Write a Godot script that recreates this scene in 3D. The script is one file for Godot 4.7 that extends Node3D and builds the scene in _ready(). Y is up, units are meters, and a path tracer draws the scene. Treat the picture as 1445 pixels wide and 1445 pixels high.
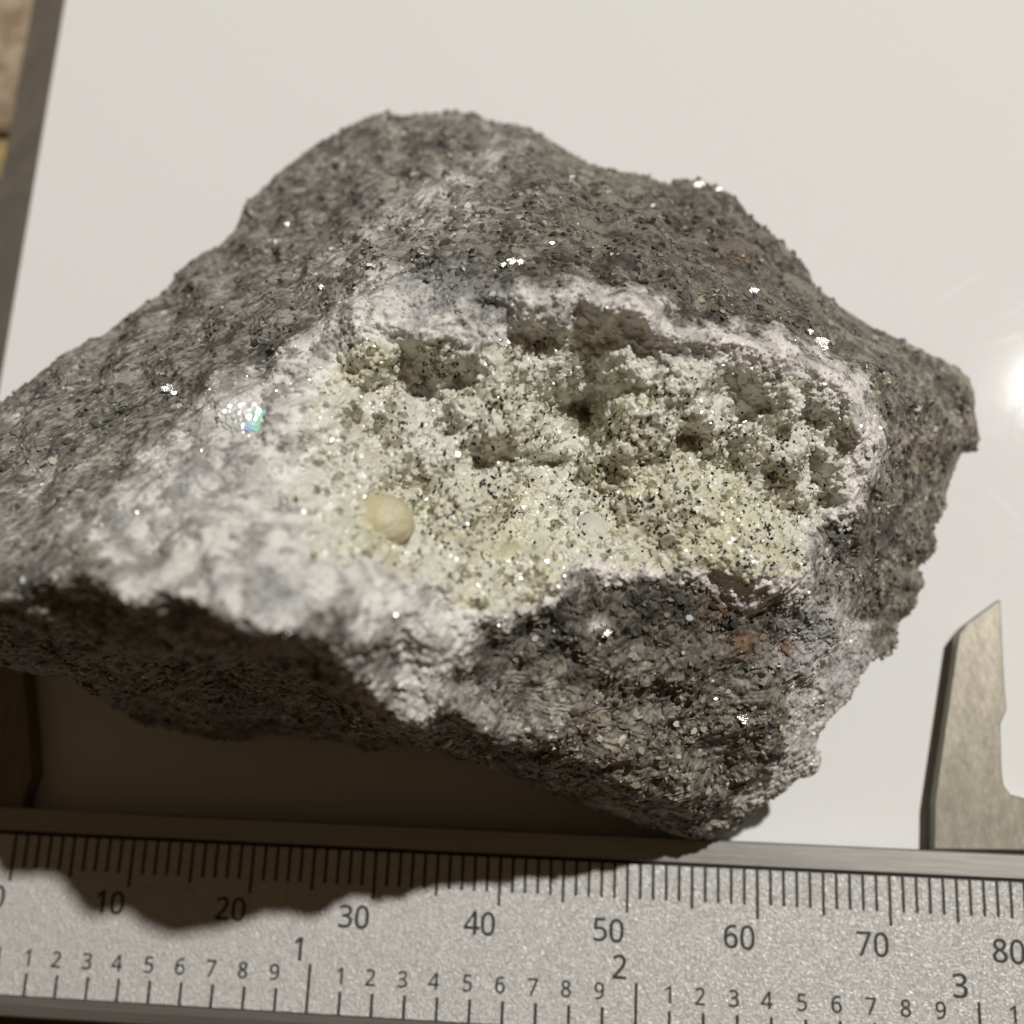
extends Node3D
# A mineral specimen on a glossy white board behind a steel caliper. Lengths are written in millimetres and built at real size.

const MM := 0.001
const RES := 0.08          # spacing of the rock's fine mesh, mm
const CELL := 0.4          # spacing of its coarse fields, mm
const O := Vector3(40, 0, -30)
const W := Vector3(0.02999, 0.93995, 0.33998)

const OUTLINE_A := [[1.8, 20.0, -31.5], [2.6, 19.0, -33.5], [3.5, 18.5, -34.5], [4.8, 18.0, -36.6], [6.2, 17.0, -38.1], [7.6, 16.0, -39.3], [8.1, 16.0, -40.6], [9.2, 15.0, -42.0], [10.5, 14.0, -43.6], [11.3, 13.0, -45.9], [12.1, 13.0, -47.2], [13.7, 12.0, -49.0], [15.4, 12.0, -50.7], [15.6, 12.0, -53.1], [16.8, 11.0, -55.2], [18.5, 11.0, -57.1], [20.8, 10.0, -59.9], [23.0, 9.0, -62.3], [25.2, 8.0, -64.5], [26.8, 8.0, -64.7], [28.8, 8.0, -64.4], [31.0, 8.0, -64.7]]
const OUTLINE_B := [[33.6, 8.0, -64.8], [34.8, 8.0, -64.7], [36.3, 8.0, -63.7], [38.3, 9.0, -62.7], [39.9, 9.0, -62.4], [41.5, 9.0, -61.4], [43.5, 10.0, -59.4], [45.7, 11.0, -57.2], [47.9, 11.0, -56.8], [50.2, 12.0, -55.7], [52.3, 13.0, -54.2], [52.9, 13.0, -54.7], [54.9, 13.0, -54.7], [56.6, 13.0, -53.9], [57.8, 13.0, -53.1], [58.9, 13.0, -51.4], [60.6, 13.0, -49.8], [62.0, 13.0, -48.3], [63.4, 13.0, -46.7], [64.0, 13.0, -45.1], [66.1, 12.5, -43.5], [68.7, 12.0, -41.9]]
const OUTLINE_C := [[71.9, 11.0, -40.9], [73.8, 10.0, -40.1], [74.6, 10.0, -40.2], [76.2, 9.0, -39.5], [77.1, 8.5, -39.2], [77.6, 8.0, -37.0], [77.6, 8.0, -35.2], [77.9, 8.0, -34.1], [77.5, 8.0, -33.0], [76.0, 8.0, -32.5], [75.4, 7.0, -30.6], [74.7, 7.0, -27.7], [74.0, 7.0, -26.8], [74.1, 7.0, -25.8], [73.6, 7.0, -24.1], [72.6, 7.0, -23.5], [73.1, 7.0, -22.1], [72.5, 7.0, -20.7], [71.9, 7.0, -19.5], [70.8, 7.0, -18.9], [70.7, 7.5, -17.2], [70.0, 8.0, -16.0]]
const OUTLINE_D := [[68.4, 9.0, -15.4], [67.8, 9.0, -14.7], [66.6, 9.5, -12.7], [65.7, 10.0, -11.8], [65.2, 10.0, -11.0], [64.1, 10.0, -9.7], [63.8, 10.0, -8.3], [64.3, 10.0, -7.6], [64.2, 9.0, -6.9], [62.8, 8.0, -6.4], [61.3, 7.0, -5.3], [59.3, 6.0, -3.9], [58.3, 5.0, -2.9], [56.7, 4.5, -1.8], [55.1, 4.5, -1.7], [52.9, 4.5, -2.1], [50.7, 4.5, -2.8], [47.9, 5.0, -3.5], [45.1, 5.0, -4.4], [42.4, 6.0, -5.4], [39.7, 8.0, -6.3], [36.4, 8.0, -7.1]]
const OUTLINE_E := [[34.1, 8.0, -7.7], [31.9, 8.0, -8.1], [29.3, 6.0, -7.2], [26.9, 6.0, -8.0], [23.7, 5.0, -8.3], [20.8, 5.0, -8.5], [18.2, 4.0, -8.0], [15.8, 4.0, -7.9], [14.0, 5.0, -8.2], [12.6, 7.0, -8.6], [11.2, 8.0, -8.5], [10.5, 12.0, -9.0], [9.9, 15.0, -10.0], [9.5, 18.0, -10.7], [8.4, 20.0, -10.7], [5.1, 20.0, -11.2], [-1.4, 20.0, -11.8], [-5.2, 24.0, -14.5], [-6.4, 26.0, -19.1], [-6.1, 25.0, -24.5], [-3.4, 22.0, -28.8], [-0.9, 21.0, -30.4]]
const OUTLINE := [OUTLINE_A, OUTLINE_B, OUTLINE_C, OUTLINE_D, OUTLINE_E]
const SURFACE_RIDGE_A := [[8.7, 38.0, -14.7], [15.1, 40.0, -12.5], [17.9, 41.0, -13.2], [21.2, 43.0, -13.1], [22.8, 44.0, -12.9], [24.7, 44.5, -12.1], [26.0, 43.8, -11.9], [27.6, 44.0, -11.6], [29.0, 44.2, -11.2], [31.8, 43.8, -10.9], [33.4, 43.0, -10.8], [34.1, 39.0, -9.3], [35.0, 35.0, -8.1], [36.5, 32.0, -7.4], [38.9, 31.0, -7.9], [41.2, 29.0, -7.5], [43.2, 26.0, -7.0], [45.7, 23.0, -6.3], [48.0, 20.0, -5.6], [50.4, 18.0, -4.8], [52.5, 14.0, -3.9], [54.7, 11.0, -3.5], [58.0, 8.5, -3.8]]
const SURFACE_BAND_A := [[16.0, 38.0, -16.5], [21.9, 38.5, -17.4], [21.0, 42.0, -14.4], [27.7, 42.5, -14.5], [31.5, 42.5, -14.0], [34.2, 41.0, -13.5], [36.7, 38.0, -13.4], [38.8, 36.0, -13.1], [40.2, 33.0, -11.2], [38.6, 33.0, -9.9], [36.5, 35.0, -9.9], [7.6, 33.0, -19.4], [2.8, 32.0, -19.6]]
const SURFACE_FLANK_A := [[12.2, 34.0, -20.1], [9.8, 29.0, -25.5], [10.3, 26.0, -29.7], [15.0, 30.0, -26.2], [19.4, 34.0, -23.0], [21.1, 33.0, -25.3], [13.7, 25.0, -32.3], [14.6, 22.0, -36.4], [19.0, 24.0, -37.2], [20.9, 28.0, -32.2], [18.6, 18.0, -43.7], [25.5, 28.0, -35.9], [23.8, 19.0, -45.6], [28.2, 29.0, -36.0], [30.2, 28.0, -38.6], [28.9, 20.0, -47.5], [24.4, 13.0, -55.5], [29.2, 13.0, -56.9], [33.0, 19.0, -50.6], [35.2, 29.0, -40.2], [33.9, 31.0, -36.1], [37.7, 27.0, -43.5], [36.7, 14.5, -55.9], [40.5, 17.0, -53.6]]
const SURFACE_FLANK_B := [[42.7, 27.0, -43.5], [40.6, 33.0, -36.1], [38.5, 33.0, -34.1], [19.6, 14.0, -50.9], [15.3, 18.0, -42.4]]
const SURFACE_UPPER_A := [[46.1, 26.0, -44.1], [49.6, 23.0, -45.8], [54.1, 17.0, -49.2], [47.3, 31.0, -37.1], [52.0, 28.0, -38.7], [57.6, 20.0, -43.9], [57.4, 26.0, -37.1], [62.0, 24.0, -35.4], [64.7, 17.0, -40.2], [67.8, 19.0, -35.4], [71.2, 15.0, -34.8], [74.0, 12.0, -33.7], [68.8, 18.0, -30.3], [65.6, 24.0, -31.2], [52.4, 30.0, -34.6], [49.6, 32.0, -35.4], [45.2, 34.0, -34.4], [71.7, 12.0, -29.0], [67.7, 18.0, -26.0], [69.8, 12.5, -23.3], [67.4, 13.0, -19.3], [64.7, 20.0, -22.3]]
const SURFACE_RIM_A := [[30.6, 32.0, -33.0], [33.5, 33.0, -33.1], [36.4, 33.0, -31.7], [39.1, 33.0, -31.2], [42.7, 34.0, -32.9], [46.6, 34.0, -33.1], [49.7, 33.0, -33.0], [52.4, 31.0, -32.2], [56.0, 30.0, -32.2], [59.9, 28.0, -32.6], [62.8, 27.0, -31.3], [64.8, 25.5, -29.2], [65.3, 24.0, -26.7], [42.5, 31.4, -32.8], [46.6, 31.9, -32.7], [49.7, 30.7, -32.7], [52.5, 29.4, -31.6], [56.2, 28.5, -31.7], [60.0, 27.0, -31.9], [62.1, 26.3, -30.7], [63.7, 25.2, -28.6], [64.1, 24.0, -26.4], [63.7, 23.0, -24.0], [62.3, 23.0, -21.7]]
const SURFACE_RIM_B := [[61.2, 24.0, -19.5], [57.4, 25.0, -17.8], [53.6, 26.5, -18.3], [50.0, 28.0, -18.1], [47.0, 29.5, -17.2], [44.1, 31.0, -14.8], [41.8, 33.0, -13.1], [39.5, 35.0, -13.5], [36.5, 37.5, -14.9], [34.2, 38.0, -15.7], [30.3, 37.0, -19.6], [27.7, 36.0, -22.5], [25.2, 34.5, -25.2], [25.5, 32.0, -28.1], [28.5, 32.0, -30.6]]
const SURFACE_CAVITY_A := [[32.2, 30.0, -30.5], [36.1, 30.2, -29.4], [38.9, 30.0, -28.6], [42.3, 29.7, -28.2], [42.3, 28.5, -27.2], [40.6, 27.5, -25.6], [34.7, 31.0, -24.3], [36.5, 30.0, -22.8], [38.9, 30.0, -21.0], [41.8, 28.0, -20.6], [43.8, 29.0, -18.6], [40.5, 31.0, -17.1], [36.8, 33.0, -17.9], [32.0, 33.0, -23.6], [32.4, 35.0, -19.4], [44.8, 25.0, -23.5], [46.4, 24.0, -31.0], [45.1, 24.3, -28.8], [47.5, 25.3, -28.5], [45.6, 24.5, -26.7], [48.4, 30.2, -30.6], [44.9, 28.9, -30.3], [46.9, 30.0, -32.0], [43.6, 30.2, -31.0]]
const SURFACE_CAVITY_B := [[50.7, 29.3, -30.0], [49.4, 26.0, -27.2], [52.3, 25.0, -25.6], [48.1, 25.0, -24.6], [50.0, 27.0, -21.1], [54.6, 25.5, -21.6], [57.4, 25.0, -19.9], [54.8, 23.0, -27.3], [57.1, 24.0, -29.6], [54.9, 27.9, -30.6], [58.2, 27.1, -30.9], [60.6, 25.7, -29.5], [61.9, 23.2, -27.4], [59.4, 24.0, -27.1], [58.6, 23.0, -24.4], [61.2, 21.0, -24.0], [63.4, 23.0, -29.5]]
const SURFACE_FACET_A := [[44.0, 28.0, -12.5], [41.5, 29.0, -10.1], [47.0, 28.0, -13.7], [50.1, 26.5, -15.3], [47.9, 26.0, -11.1], [52.5, 24.0, -12.0], [54.7, 24.0, -15.3], [57.1, 23.0, -15.0], [50.3, 22.0, -8.0], [55.1, 19.0, -9.5], [59.5, 18.0, -11.6], [60.7, 20.0, -15.3], [62.9, 15.0, -13.1], [63.3, 19.0, -17.0], [60.5, 14.0, -8.2], [57.6, 12.5, -6.2], [54.4, 15.0, -5.4]]
const SURFACE_UNDER_A := [[13.4, 31.0, -11.9], [17.6, 31.0, -11.2], [20.0, 25.0, -10.8], [24.8, 25.0, -10.5], [28.8, 22.0, -10.1], [33.1, 18.0, -7.8], [38.3, 19.0, -7.4], [42.9, 15.0, -6.2], [48.0, 12.0, -4.5], [52.2, 8.0, -3.1], [25.3, 40.0, -11.1], [29.3, 36.0, -10.7]]
const SURFACE := [SURFACE_RIDGE_A, SURFACE_BAND_A, SURFACE_FLANK_A, SURFACE_FLANK_B, SURFACE_UPPER_A, SURFACE_RIM_A, SURFACE_RIM_B, SURFACE_CAVITY_A, SURFACE_CAVITY_B, SURFACE_FACET_A, SURFACE_UNDER_A]
const CRUST_MAIN := [[-21.9, 1.2], [-22.6, 3.0], [-21.6, 5.0], [-20.4, 6.8], [-18.8, 8.6], [-17.5, 10.3], [-15.1, 10.0], [-14.0, 11.4], [-12.5, 13.1], [-10.2, 15.1], [-9.4, 17.5], [-7.2, 17.4], [-5.0, 16.2], [-2.4, 13.9], [-0.6, 14.2], [0.7, 15.6], [3.4, 15.9], [6.5, 16.5], [8.8, 16.1], [10.4, 15.7], [11.7, 14.2], [14.0, 13.8], [16.4, 13.4], [19.5, 13.2], [22.2, 12.2], [24.8, 10.6], [25.9, 8.0], [26.3, 5.0], [25.2, 2.5], [23.0, 0.7], [21.3, -0.4], [21.5, -2.0], [20.7, -4.7], [16.7, -4.6], [13.3, -3.5], [10.5, -2.2], [7.8, -2.4], [4.7, -3.1], [2.2, -4.6], [0.2, -5.6], [-1.7, -7.8], [-3.9, -11.3], [-6.0, -12.0], [-4.7, -7.4], [-5.4, -5.0], [-6.9, -3.3], [-8.4, -3.4], [-10.1, -3.1], [-12.5, -2.6], [-15.0, -2.1], [-16.9, -1.4], [-19.1, -0.6], [-21.4, 0.3]]
const CRUST_EDGE := [[27.0, -7.4], [28.3, -10.4], [25.8, -13.3], [23.9, -15.7], [24.2, -18.8], [18.8, -22.6], [16.9, -20.6], [19.2, -17.5], [20.3, -13.3], [20.6, -10.6], [18.7, -8.6], [20.5, -6.6], [23.3, -5.2]]
const CAVITY := [[-10.7, 11.5], [-9.4, 12.6], [-6.5, 12.4], [-4.1, 11.9], [-1.8, 11.5], [0.8, 12.5], [3.0, 13.2], [4.8, 13.6], [8.0, 12.8], [10.3, 11.3], [13.5, 11.2], [17.3, 11.2], [20.7, 9.9], [23.1, 7.9], [23.4, 5.0], [22.2, 2.1], [20.8, 0.6], [19.9, -1.9], [16.5, -2.5], [12.8, -1.8], [9.1, -1.3], [6.0, -1.4], [3.0, -3.2], [0.2, -4.1], [-2.5, -2.6], [-4.3, -0.8], [-6.3, -0.5], [-9.0, 0.3], [-11.2, 2.4], [-10.7, 4.8], [-11.7, 7.3], [-11.4, 9.6]]
const SPECK_SPOTS := [[-8.1, 11.5, 2.6, 0.60], [-3.7, 11.1, 1.9, 0.90], [0.8, 11.6, 2.2, 0.70], [0.7, 7.5, 2.7, 1.00], [-2.7, 4.8, 3.6, 0.80], [-2.0, 0.9, 4.0, 1.00], [-0.5, 3.0, 2.7, 1.00], [9.1, 6.2, 2.6, 1.00], [11.3, 8.6, 3.2, 0.60], [6.8, 2.5, 3.3, 0.90], [11.4, 1.7, 4.2, 0.90], [16.6, -0.1, 3.8, 0.90], [18.7, 5.4, 3.1, 1.00], [20.4, 2.5, 2.2, 0.70], [0.5, -2.7, 2.2, 0.50], [14.6, 5.3, 3.4, 0.70], [-6.4, 7.4, 2.6, 0.50], [21.4, 8.3, 1.9, 0.60]]
const YELLOW_SPOTS := [[-8.8, 11.5, 2.6, 0.90], [-4.1, 12.8, 2.1, 0.70], [-6.2, 1.4, 2.1, 1.00], [-0.3, 0.8, 3.6, 0.90], [7.7, 7.2, 2.8, 0.80], [9.1, 2.6, 5.1, 0.90], [14.3, 0.3, 5.2, 1.00], [2.2, -0.9, 2.5, 0.90], [-1.4, -2.7, 2.5, 0.70], [0.8, 8.4, 2.7, 0.60], [17.5, -1.9, 2.4, 1.00], [-2.6, 2.6, 2.7, 0.50]]
const PALE_SPOTS := [[-14.0, 16.6, 1.2, 0.40], [-12.3, 18.9, 1.3, 0.50], [-10.7, 21.0, 1.5, 0.55], [-8.9, 22.7, 1.9, 0.60], [-6.8, 24.5, 2.1, 0.68], [-4.6, 25.8, 2.0, 0.66], [-2.8, 28.6, 1.8, 0.60], [-0.8, 29.8, 1.4, 0.50], [-3.5, 22.0, 1.9, 0.50], [-5.8, 20.8, 1.7, 0.45], [-7.7, 16.8, 1.3, 0.70], [-6.1, 19.8, 1.0, 0.50], [-4.0, 21.5, 0.9, 0.50], [-3.0, 22.5, 0.8, 0.50], [-23.0, 16.4, 1.1, 0.30], [-33.4, 12.0, 1.5, 0.35], [-32.1, 6.6, 1.9, 0.30], [-28.2, 3.1, 1.7, 0.40], [-26.2, 4.4, 1.3, 0.30], [-36.0, 7.5, 1.5, 0.30], [-2.8, 32.9, 1.1, 0.40], [-23.6, 1.1, 1.6, 0.50], [-27.3, 0.1, 1.6, 0.35], [-6.4, -8.3, 1.7, 0.70], [-6.9, -5.6, 1.6, 0.35], [-3.3, -6.8, 1.7, 0.80], [23.6, 3.1, 1.5, 0.40], [24.9, 5.5, 1.0, 0.50], [22.8, -2.2, 1.5, 0.45], [23.7, -3.9, 1.5, 0.30], [-25.4, 28.8, 1.1, 0.20], [0.6, -9.6, 1.8, 0.25], [6.9, -5.4, 0.5, 1.00], [3.0, -11.4, 1.9, 0.25], [-17.4, -5.3, 0.6, 0.35], [-22.5, -4.5, 1.2, 0.30]]
const DARK_SPOTS := [[15.2, 20.6, 6.6, 0.62], [9.0, 20.6, 4.7, 0.55], [20.4, 15.5, 3.5, 0.50], [7.0, 16.7, 2.6, 0.70], [11.2, 15.7, 2.0, 0.75], [16.6, 14.4, 1.9, 0.80], [3.4, 16.7, 1.9, 0.80], [-0.7, 17.5, 1.9, 0.60], [16.1, 14.4, 2.8, 0.70], [13.5, 13.9, 1.8, 0.60], [22.7, -0.3, 2.2, 1.00], [23.7, 1.1, 1.7, 1.00], [15.3, -5.4, 2.4, 1.00], [10.1, -4.6, 2.6, 1.00], [18.7, -4.4, 1.7, 0.80], [3.4, -6.4, 1.8, 0.70], [6.9, -5.6, 2.7, 0.60], [12.0, -6.5, 3.3, 0.50], [8.3, -4.4, 1.8, 0.80], [-14.0, 11.4, 1.3, 0.60], [-0.2, 17.0, 2.1, 0.50], [3.4, 16.9, 1.7, 0.60], [19.2, -17.5, 2.0, 0.60], [21.2, -14.7, 1.7, 0.40], [-0.5, 19.3, 1.8, 0.40], [27.6, -0.3, 2.1, 0.50], [-18.9, 12.7, 1.2, 0.50]]
const QUARTZ_SPOTS := [[-3.9, 15.6, 1.7, 0.90], [-1.0, 14.6, 1.5, 0.70], [-6.4, 16.2, 0.8, 0.80], [-10.0, -1.4, 1.1, 0.90], [-19.8, -5.5, 0.6, 0.80], [-13.2, -1.4, 0.7, 0.50], [20.5, -7.1, 2.3, 0.80], [17.0, -8.3, 2.0, 0.50], [24.6, -10.5, 1.7, 0.60], [-3.5, -2.9, 0.8, 0.40], [-0.1, 14.6, 0.8, 0.60], [20.1, -0.7, 1.2, 0.60], [13.8, -4.0, 1.2, 0.50], [-15.4, 4.7, 0.7, 0.60], [-17.3, 3.1, 0.6, 0.60], [-20.4, 1.6, 0.5, 0.50]]
const RUST_SPOTS := [[16.8, -7.1, 1.3, 1.00], [20.0, -7.6, 0.7, 1.00], [14.3, -4.2, 0.8, 0.90], [13.4, -4.7, 0.7, 0.70], [8.2, -9.6, 0.4, 1.00], [16.1, 19.4, 0.6, 0.80], [31.2, 5.3, 1.4, 0.30], [25.8, -13.7, 0.7, 0.30], [6.2, -11.5, 0.8, 0.25], [-3.8, 10.6, 0.4, 0.50], [-6.5, 8.8, 0.7, 0.40], [-7.9, 9.2, 0.6, 0.40], [1.0, 11.8, 0.9, 0.40], [-4.4, 3.4, 0.6, 0.30]]
const MOUNDS := [[-11.9, 18.6, 1.2, 0.80], [-10.7, 21.0, 1.3, 1.00], [-8.8, 22.6, 1.3, 1.00], [-7.1, 24.3, 1.4, 1.20], [-4.6, 25.8, 1.4, 1.20], [-2.9, 28.9, 1.4, 1.00], [-8.5, 11.5, 2.1, 2.44], [-4.0, 12.0, 1.5, 1.82], [-9.7, 7.4, 1.8, 1.62], [-0.1, 10.9, 1.8, 0.89], [-0.6, 7.5, 2.6, 2.84], [1.0, 5.9, 1.9, 2.44], [-4.1, 4.8, 2.7, 2.23], [-0.9, 3.0, 2.2, 2.03], [-1.9, 0.0, 3.1, 2.03], [2.2, -1.1, 2.0, 2.03], [9.1, 6.6, 2.6, 3.25], [7.3, 4.3, 1.9, 1.62], [11.7, 9.1, 2.5, 2.03], [10.6, 3.0, 3.3, 2.03], [13.8, 0.6, 3.3, 1.62], [16.8, -1.2, 2.8, 1.62], [18.3, 5.4, 2.3, 2.65], [16.4, 3.0, 1.9, 1.62], [20.3, 3.0, 1.5, 1.62], [22.9, 7.4, 1.5, 2.03], [13.9, 7.4, 1.9, 1.62], [-4.7, 9.4, 1.3, -1.61], [-2.6, 10.2, 0.9, -1.15], [5.2, 8.2, 0.9, -2.07], [15.0, 10.1, 1.4, -1.15], [21.0, 7.7, 1.1, -1.15], [20.7, 4.5, 1.3, -1.15], [21.7, 2.3, 1.1, -1.38], [2.8, 4.5, 1.2, -1.03], [4.0, 2.9, 1.9, -0.80], [18.3, 1.5, 1.0, -1.03], [-6.0, 3.0, 1.1, -0.80], [14.4, 2.5, 0.8, -1.03], [-9.2, 4.8, 0.9, -1.15], [-4.2, 1.8, 0.9, -0.92], [-5.3, 0.3, 1.0, -0.69], [12.0, 5.8, 1.0, -1.15], [8.2, 1.6, 0.9, -0.80], [19.0, 7.8, 0.9, 1.62], [-6.4, 7.4, 1.3, 1.41], [-7.5, 3.5, 1.7, 1.62], [-10.2, 3.2, 1.5, 1.62], [-8.4, 0.6, 2.0, 2.03], [-12.3, 6.9, 1.7, 1.62], [-18.0, 2.7, 2.0, 0.90], [-19.3, 1.6, 1.6, 0.80], [-13.9, 2.1, 1.6, 0.60], [-13.6, -0.5, 2.2, 0.30], [-9.1, -1.8, 2.2, 0.30], [-13.6, 3.6, 1.5, -0.60], [1.6, -2.0, 1.3, -0.69], [0.6, -3.3, 1.7, 1.41], [1.9, 14.3, 0.9, 0.60], [3.9, 14.4, 1.1, 0.70], [5.9, 14.7, 0.9, 0.60], [7.9, 14.7, 1.1, 0.70], [9.9, 14.1, 1.0, 0.60], [12.7, 12.8, 1.0, 0.60], [15.0, 12.5, 0.9, 0.50], [18.1, 12.4, 1.0, 0.60], [20.8, 11.5, 0.9, 0.50], [23.2, 9.7, 0.9, 0.50], [24.9, 7.4, 1.0, 0.40], [-0.6, 13.5, 1.0, 0.50], [10.7, 13.2, 1.1, 0.28], [-0.5, 12.8, 1.3, 0.32], [13.5, 12.3, 1.2, 0.49], [17.3, 12.0, 1.3, 0.49], [20.7, 11.1, 1.2, 0.49], [-6.6, 14.2, 1.7, 0.60], [7.2, -5.6, 0.6, 0.90], [5.8, -6.0, 1.4, 0.70], [3.2, 18.9, 0.9, -0.70], [-0.4, 18.3, 0.9, -0.60], [10.2, 21.1, 1.5, 0.50], [8.2, 23.1, 1.2, -0.50], [14.0, -8.0, 1.5, 0.60], [11.2, -10.7, 1.5, -0.40], [5.7, -8.9, 1.9, 0.40], [21.0, -9.5, 1.9, 0.60], [23.6, -7.6, 1.6, 0.60], [-34.1, 12.0, 0.8, -0.80], [-18.2, 11.6, 1.2, -0.50]]

var rng := RandomNumberGenerator.new()
var tex := {}

func _ready():
	rng.seed = 4711
	# ---- camera
	var cam := Camera3D.new()
	cam.name = "camera"
	var att := CameraAttributesPhysical.new()
	att.frustum_focal_length = 50.0
	att.exposure_aperture = 30.0
	att.frustum_focus_distance = 0.0810
	att.frustum_near = 0.01
	att.frustum_far = 20.0
	cam.attributes = att
	add_child(cam)
	cam.set_frustum(2.0 * 0.01 * 722.5 / 1700.0, Vector2.ZERO, 0.01, 20.0)
	cam.transform = Transform3D(Basis(Vector3(0.99562, -0.081793, -0.045283), Vector3(-0.021595, 0.270068, -0.962599), Vector3(0.090963, 0.959361, 0.267119)), Vector3(48.952, 102.302, -0.789) * MM)
	cam.current = true
	# ---- surroundings: a dim warm room
	var we := WorldEnvironment.new()
	we.name = "world_environment"
	var e := Environment.new()
	e.background_mode = Environment.BG_COLOR
	e.background_color = Color(0.060, 0.040, 0.022).linear_to_srgb()
	e.tonemap_mode = Environment.TONE_MAPPER_LINEAR
	e.tonemap_exposure = 1.0
	e.sdfgi_enabled = true
	e.ssao_enabled = true
	e.ssil_enabled = true
	we.environment = e
	add_child(we)
	# ---- the one lamp, above and behind on the right
	var lamp := OmniLight3D.new()
	lamp.name = "desk_lamp"
	lamp.position = (Vector3(84.4, 0, -41.3) + Vector3(0.3115, 0.8834, -0.3490) * 1200.0) * MM
	lamp.light_color = Color(1.0, 0.99, 0.97)
	lamp.light_energy = 1.36
	lamp.light_size = 0.018
	lamp.omni_range = 3.0
	lamp.omni_attenuation = 2.0
	lamp.shadow_enabled = true
	add_child(lamp)

	build_board()
	build_table()
	build_caliper()
	build_rock()

# ------------------------------------------------------------------ helpers

func numbered(called: String) -> String:
	if not has_node(NodePath(called)):
		return called
	var k := 1
	while has_node(NodePath("%s_%03d" % [called, k])):
		k += 1
	return "%s_%03d" % [called, k]

func part(called: String, m: Mesh, mat: Material, parent: Node) -> MeshInstance3D:
	var o := MeshInstance3D.new()
	var n := called
	var k := 1
	while parent.has_node(NodePath(n)):
		n = "%s_%03d" % [called, k]
		k += 1
	o.name = n
	o.mesh = m
	o.material_override = mat
	parent.add_child(o, true)
	return o

func thing(called: String, label: String, category: String) -> Node3D:
	var o := Node3D.new()
	o.name = numbered(called)
	o.set_meta("label", label)
	if category: o.set_meta("category", category)
	add_child(o, true)
	return o

func lin(r: float, g: float, b: float) -> Color:
	return Color(r, g, b).linear_to_srgb()

func noise_tex(key: String, freq: float, octaves: int, normal: float, size := 512, ramp: Gradient = null, kind := FastNoiseLite.TYPE_SIMPLEX_SMOOTH) -> NoiseTexture2D:
	if tex.has(key): return tex[key]
	var n := FastNoiseLite.new()
	n.noise_type = kind
	n.seed = 31 + tex.size() * 7
	n.frequency = freq
	n.fractal_octaves = octaves
	n.fractal_gain = 0.6
	var t := NoiseTexture2D.new()
	t.width = size
	t.height = size
	t.seamless = true
	t.noise = n
	if normal > 0.0:
		t.as_normal_map = true
		t.bump_strength = normal
	if ramp: t.color_ramp = ramp
	tex[key] = t
	return t

func ramp_of(cols: Array, at: Array) -> Gradient:
	var g := Gradient.new()
	g.colors = PackedColorArray(cols)
	g.offsets = PackedFloat32Array(at)
	return g

func base_mat(c: Color, rough: float, metal := 0.0, vertex := false) -> StandardMaterial3D:
	var m := StandardMaterial3D.new()
	m.albedo_color = c
	m.roughness = rough
	m.metallic = metal
	m.vertex_color_use_as_albedo = vertex
	return m

func triplanar(m: StandardMaterial3D, per_metre: float) -> StandardMaterial3D:
	m.uv1_triplanar = true
	m.uv1_world_triplanar = true
	m.uv1_scale = Vector3.ONE * per_metre
	return m

# closed extrusion along x of a profile of (z, y) pairs in mm, listed so that the outside lies to the left
func along_x(profile: Array, x0: float, x1: float) -> ArrayMesh:
	var st := SurfaceTool.new()
	st.begin(Mesh.PRIMITIVE_TRIANGLES)
	st.set_smooth_group(-1)
	var n := profile.size()
	var mid := Vector2.ZERO
	for q in profile: mid += Vector2(q[0], q[1]) / n
	for i in n:
		var a = profile[i]
		var b = profile[(i + 1) % n]
		quad(st, Vector3(x0, a[1], a[0]), Vector3(x1, a[1], a[0]), Vector3(x1, b[1], b[0]), Vector3(x0, b[1], b[0]), Vector3((x0 + x1) / 2, mid.y, mid.x))
		for x in [x0, x1]:
			tri(st, Vector3(x, a[1], a[0]), Vector3(x, b[1], b[0]), Vector3(x, mid.y, mid.x), Vector3((x0 + x1) / 2, mid.y, mid.x))
	return st.commit()

func tri(st: SurfaceTool, a: Vector3, b: Vector3, c: Vector3, inside: Vector3):
	var nn := (b - a).cross(c - a).normalized()
	if nn.dot((a + b + c) / 3.0 - inside) < 0.0:
		var k := b
		b = c
		c = k
		nn = -nn
	for p in [a, c, b]:
		st.set_normal(nn)
		st.add_vertex(p * MM)

func quad(st: SurfaceTool, a: Vector3, b: Vector3, c: Vector3, d: Vector3, inside: Vector3):
	tri(st, a, b, c, inside)
	tri(st, a, c, d, inside)

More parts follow.
